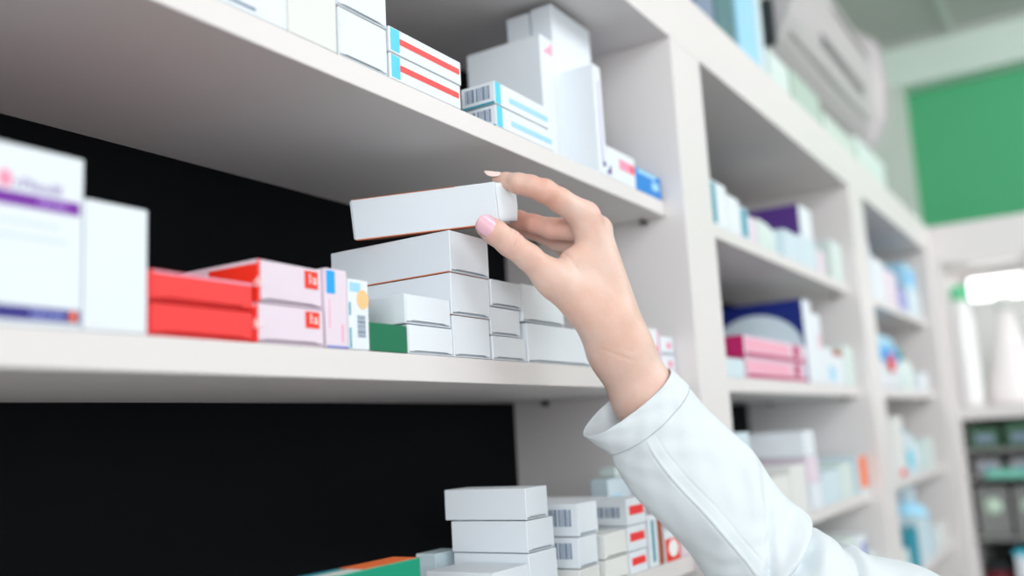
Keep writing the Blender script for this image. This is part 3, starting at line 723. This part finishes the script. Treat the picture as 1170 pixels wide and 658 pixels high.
def sleeve_ring(t, grow=0, shift=0):
    s = cr_interp(ST, t); d = s[4]
    Lp, Rp = C(s[0], s[1], d), C(s[2], s[3], d)
    c = (Lp+Rp)/2; U = (Rp-Lp)/2; a = np.linalg.norm(U); Uh = U/a
    Nn = np.array([-Uh[1], Uh[0], 0]); 
    if Nn[0] < 0 and t < 9: Nn = -Nn
    if t >= 9 and Nn[0] < 0: Nn = -Nn
    # towards the elbow: right/down
    out = []
    for k in range(NR):
        th = 2*math.pi*k/NR; cu, su = math.cos(th), math.sin(th)   # su>0 : near side
        bb = s[5]*mm
        rr = 0
        # pressed seam ridge along the near side
        if t > 2:
            w = min(1, (t-2)/1.0)*max(0, min(1, (8.5-t)/1.5))
            thr = math.acos(-.30); rr += .0010*w*math.exp(-((th-thr)/.022)**2)*(1 if su > 0 else 0)
            rr -= .0006*w*math.exp(-((th-math.acos(-.10))/.018)**2)*(1 if su > 0 else 0)
            rr -= .0006*w*math.exp(-((th-thr-.035)/.02)**2)*(1 if su > 0 else 0)
        # soft wrinkles
        dep = su
        if su > 0:
            tent = ((cu+1)/.7 if cu < -.3 else (1-cu)/1.3)
            wt = .42*max(0, min(1, (t-1.6)/1.2))*max(0, min(1, (9.5-t)/2))
            dep = su*(1-wt)+wt*max(0, tent)**.75*1.02
            rr += -.0100*math.exp(-((t-8.9-.9*cu)/.36)**2)+.0050*math.exp(-((t-7.6-.7*cu)/.6)**2)-.0090*math.exp(-((t-12.0-.5*cu)/.42)**2)+.0045*math.exp(-((t-10.6)/.7)**2)
            rr += -.0050*math.exp(-((t-7.2+2.0*cu)/.26)**2)*(1 if cu > -.2 else .3)-.0030*math.exp(-((t-5.6+1.4*cu)/.2)**2)*max(0, cu)+.0026*math.exp(-((t-6.3+1.6*cu)/.3)**2)*max(0, cu+.3)-.0040*math.exp(-((t-10.2+1.3*cu)/.3)**2)-.0040*math.exp(-((t-13.4-1.0*cu)/.3)**2)
        fo = s[7]
        rr += fo*(.0022*math.sin(3.1*t+2.2*math.sin(th*1.0+.6))+.0016*math.sin(5.3*t-3*th+1)+.001*math.sin(7.7*t+2*th))
        rr += .0007*math.sin(1.3*t+3*th+.5)+.0005*math.sin(2.1*t-5*th)+.00035*math.sin(4.3*t+9*th+1.5*math.sin(2*t))+.0003*math.sin(3.7*t-13*th)
        rr *= (abs(su)**.5)                       # outline stays as it is
        p = c+Uh*(a+grow)*cu+np.array([0, 0, -1.])*((bb+grow)*dep+rr*su)+Nn*(s[6]*mm*su)+Nn*shift
        if rr: p = p+Uh*rr*cu*.5
        out.append(p)
    return out
def loft(name, ts, grow, parent, thick):
    V = []; F = []
    for t_ in ts: V += [RM @ p for p in sleeve_ring(t_, grow)]
    n = len(ts)
    for j in range(n-1):
        for k in range(NR):
            a = j*NR+k; b_ = j*NR+(k+1) % NR; F.append((a, a+NR, b_+NR, b_))
    o = mesh_obj(name, V, F, M_coat, parent, True)
    so = o.modifiers.new('so', 'SOLIDIFY'); so.thickness = thick; so.use_rim = True; so.offset = 0
    return o
ts = list(np.linspace(1.85, len(ST)-1, 150))
sleeve = loft('coat_sleeve', ts, 0, person, .0012)
cuff = loft('cuff_hem', list(np.linspace(0, 2.0, 16)), .0008, sleeve, .0015)

for o in bpy.data.objects:
    if o.parent is None and o.name.startswith('medicine_box') and 'held' not in o['label']:
        x, z = o.location.x, o.location.z
        bay = 'first' if x < 1.0 else 'second' if x < 1.87 else 'third'
        shelf = 'upper' if z > .24 else 'middle' if z > .05 else 'lower' if z > -.15 else 'bottom'
        o['group'] = 'medicine boxes on the %s shelf of the %s bay' % (shelf, bay)
    if o.parent is None and o.name.startswith('storage_box'): o['group'] = 'boxes standing on top of the shelving'
    if o.parent is None and o.name.startswith('storage_bin'): o['group'] = 'grey bins with round labels'

# ------------------------------------------------------------------ lights: world light from the open side, ceiling lamps, added side fill
w = bpy.data.worlds.new('w'); scene.world = w; w.use_nodes = True
wn = w.node_tree; bg = wn.nodes['Background']; bg.inputs[1].default_value = 1.35
wtc = wn.nodes.new('ShaderNodeTexCoord'); wsx = wn.nodes.new('ShaderNodeSeparateXYZ'); wr_ = wn.nodes.new('ShaderNodeValToRGB')
wn.links.new(wtc.outputs['Generated'], wsx.inputs[0]); wma = wn.nodes.new('ShaderNodeMath'); wma.operation = 'MULTIPLY_ADD'; wma.inputs[1].default_value = .5; wma.inputs[2].default_value = .5
wn.links.new(wsx.outputs['Z'], wma.inputs[0]); wn.links.new(wma.outputs[0], wr_.inputs[0]); wn.links.new(wr_.outputs[0], bg.inputs[0])
e = wr_.color_ramp.elements; e[0].position = .44; e[0].color = (.72, .72, .73, 1); e[1].position = .53; e[1].color = (.93, .965, 1, 1)
def area(name, loc, target, sx, sy, power, col=(1, 1, 1)):
    l = bpy.data.lights.new(name, 'AREA'); l.shape = 'RECTANGLE'; l.size = sx; l.size_y = sy; l.energy = power; l.color = col
    o = bpy.data.objects.new(name, l); COL.objects.link(o); o.location = loc
    d = Vector(target)-Vector(loc); o.rotation_euler = d.to_track_quat('-Z', 'Y').to_euler()
    return o
area('ceiling_lamp', (.9, -1.0, 1.33), (.8, .3, .1), 1.6, .8, 27)
area('ceiling_lamp', (2.5, -1.2, 1.33), (2.9, .3, .3), 1.4, .8, 38)
area('side_fill', (-2.2, -1.2, .7), (.8, .4, .1), 2.0, 1.4, 54, (.95, .98, 1))  # unseen area light added from the left to brighten the boxes' left faces
area('niche_light', (3.0, -.2, .38), (3.1, -.1, 0), .25, .8, 2.2)

# ------------------------------------------------------------------ camera
cam = bpy.data.cameras.new('camera'); co = bpy.data.objects.new('camera', cam); COL.objects.link(co)
right, down, fwd = RM[:, 0], RM[:, 1], RM[:, 2]
m = Matrix((right, -down, -fwd)).transposed().to_4x4(); co.matrix_world = m
cam.sensor_width = 36; cam.lens = FPX/1170*36; cam.clip_start = .02; cam.clip_end = 50
cam.dof.use_dof = True; cam.dof.focus_distance = .68; cam.dof.aperture_fstop = 33.2/12.5; cam.dof.aperture_blades = 0
scene.camera = co
scene.view_settings.view_transform = 'Standard'; scene.view_settings.look = 'None'
scene.view_settings.exposure = -.08; scene.view_settings.gamma = 1; scene.view_settings.use_curve_mapping = False
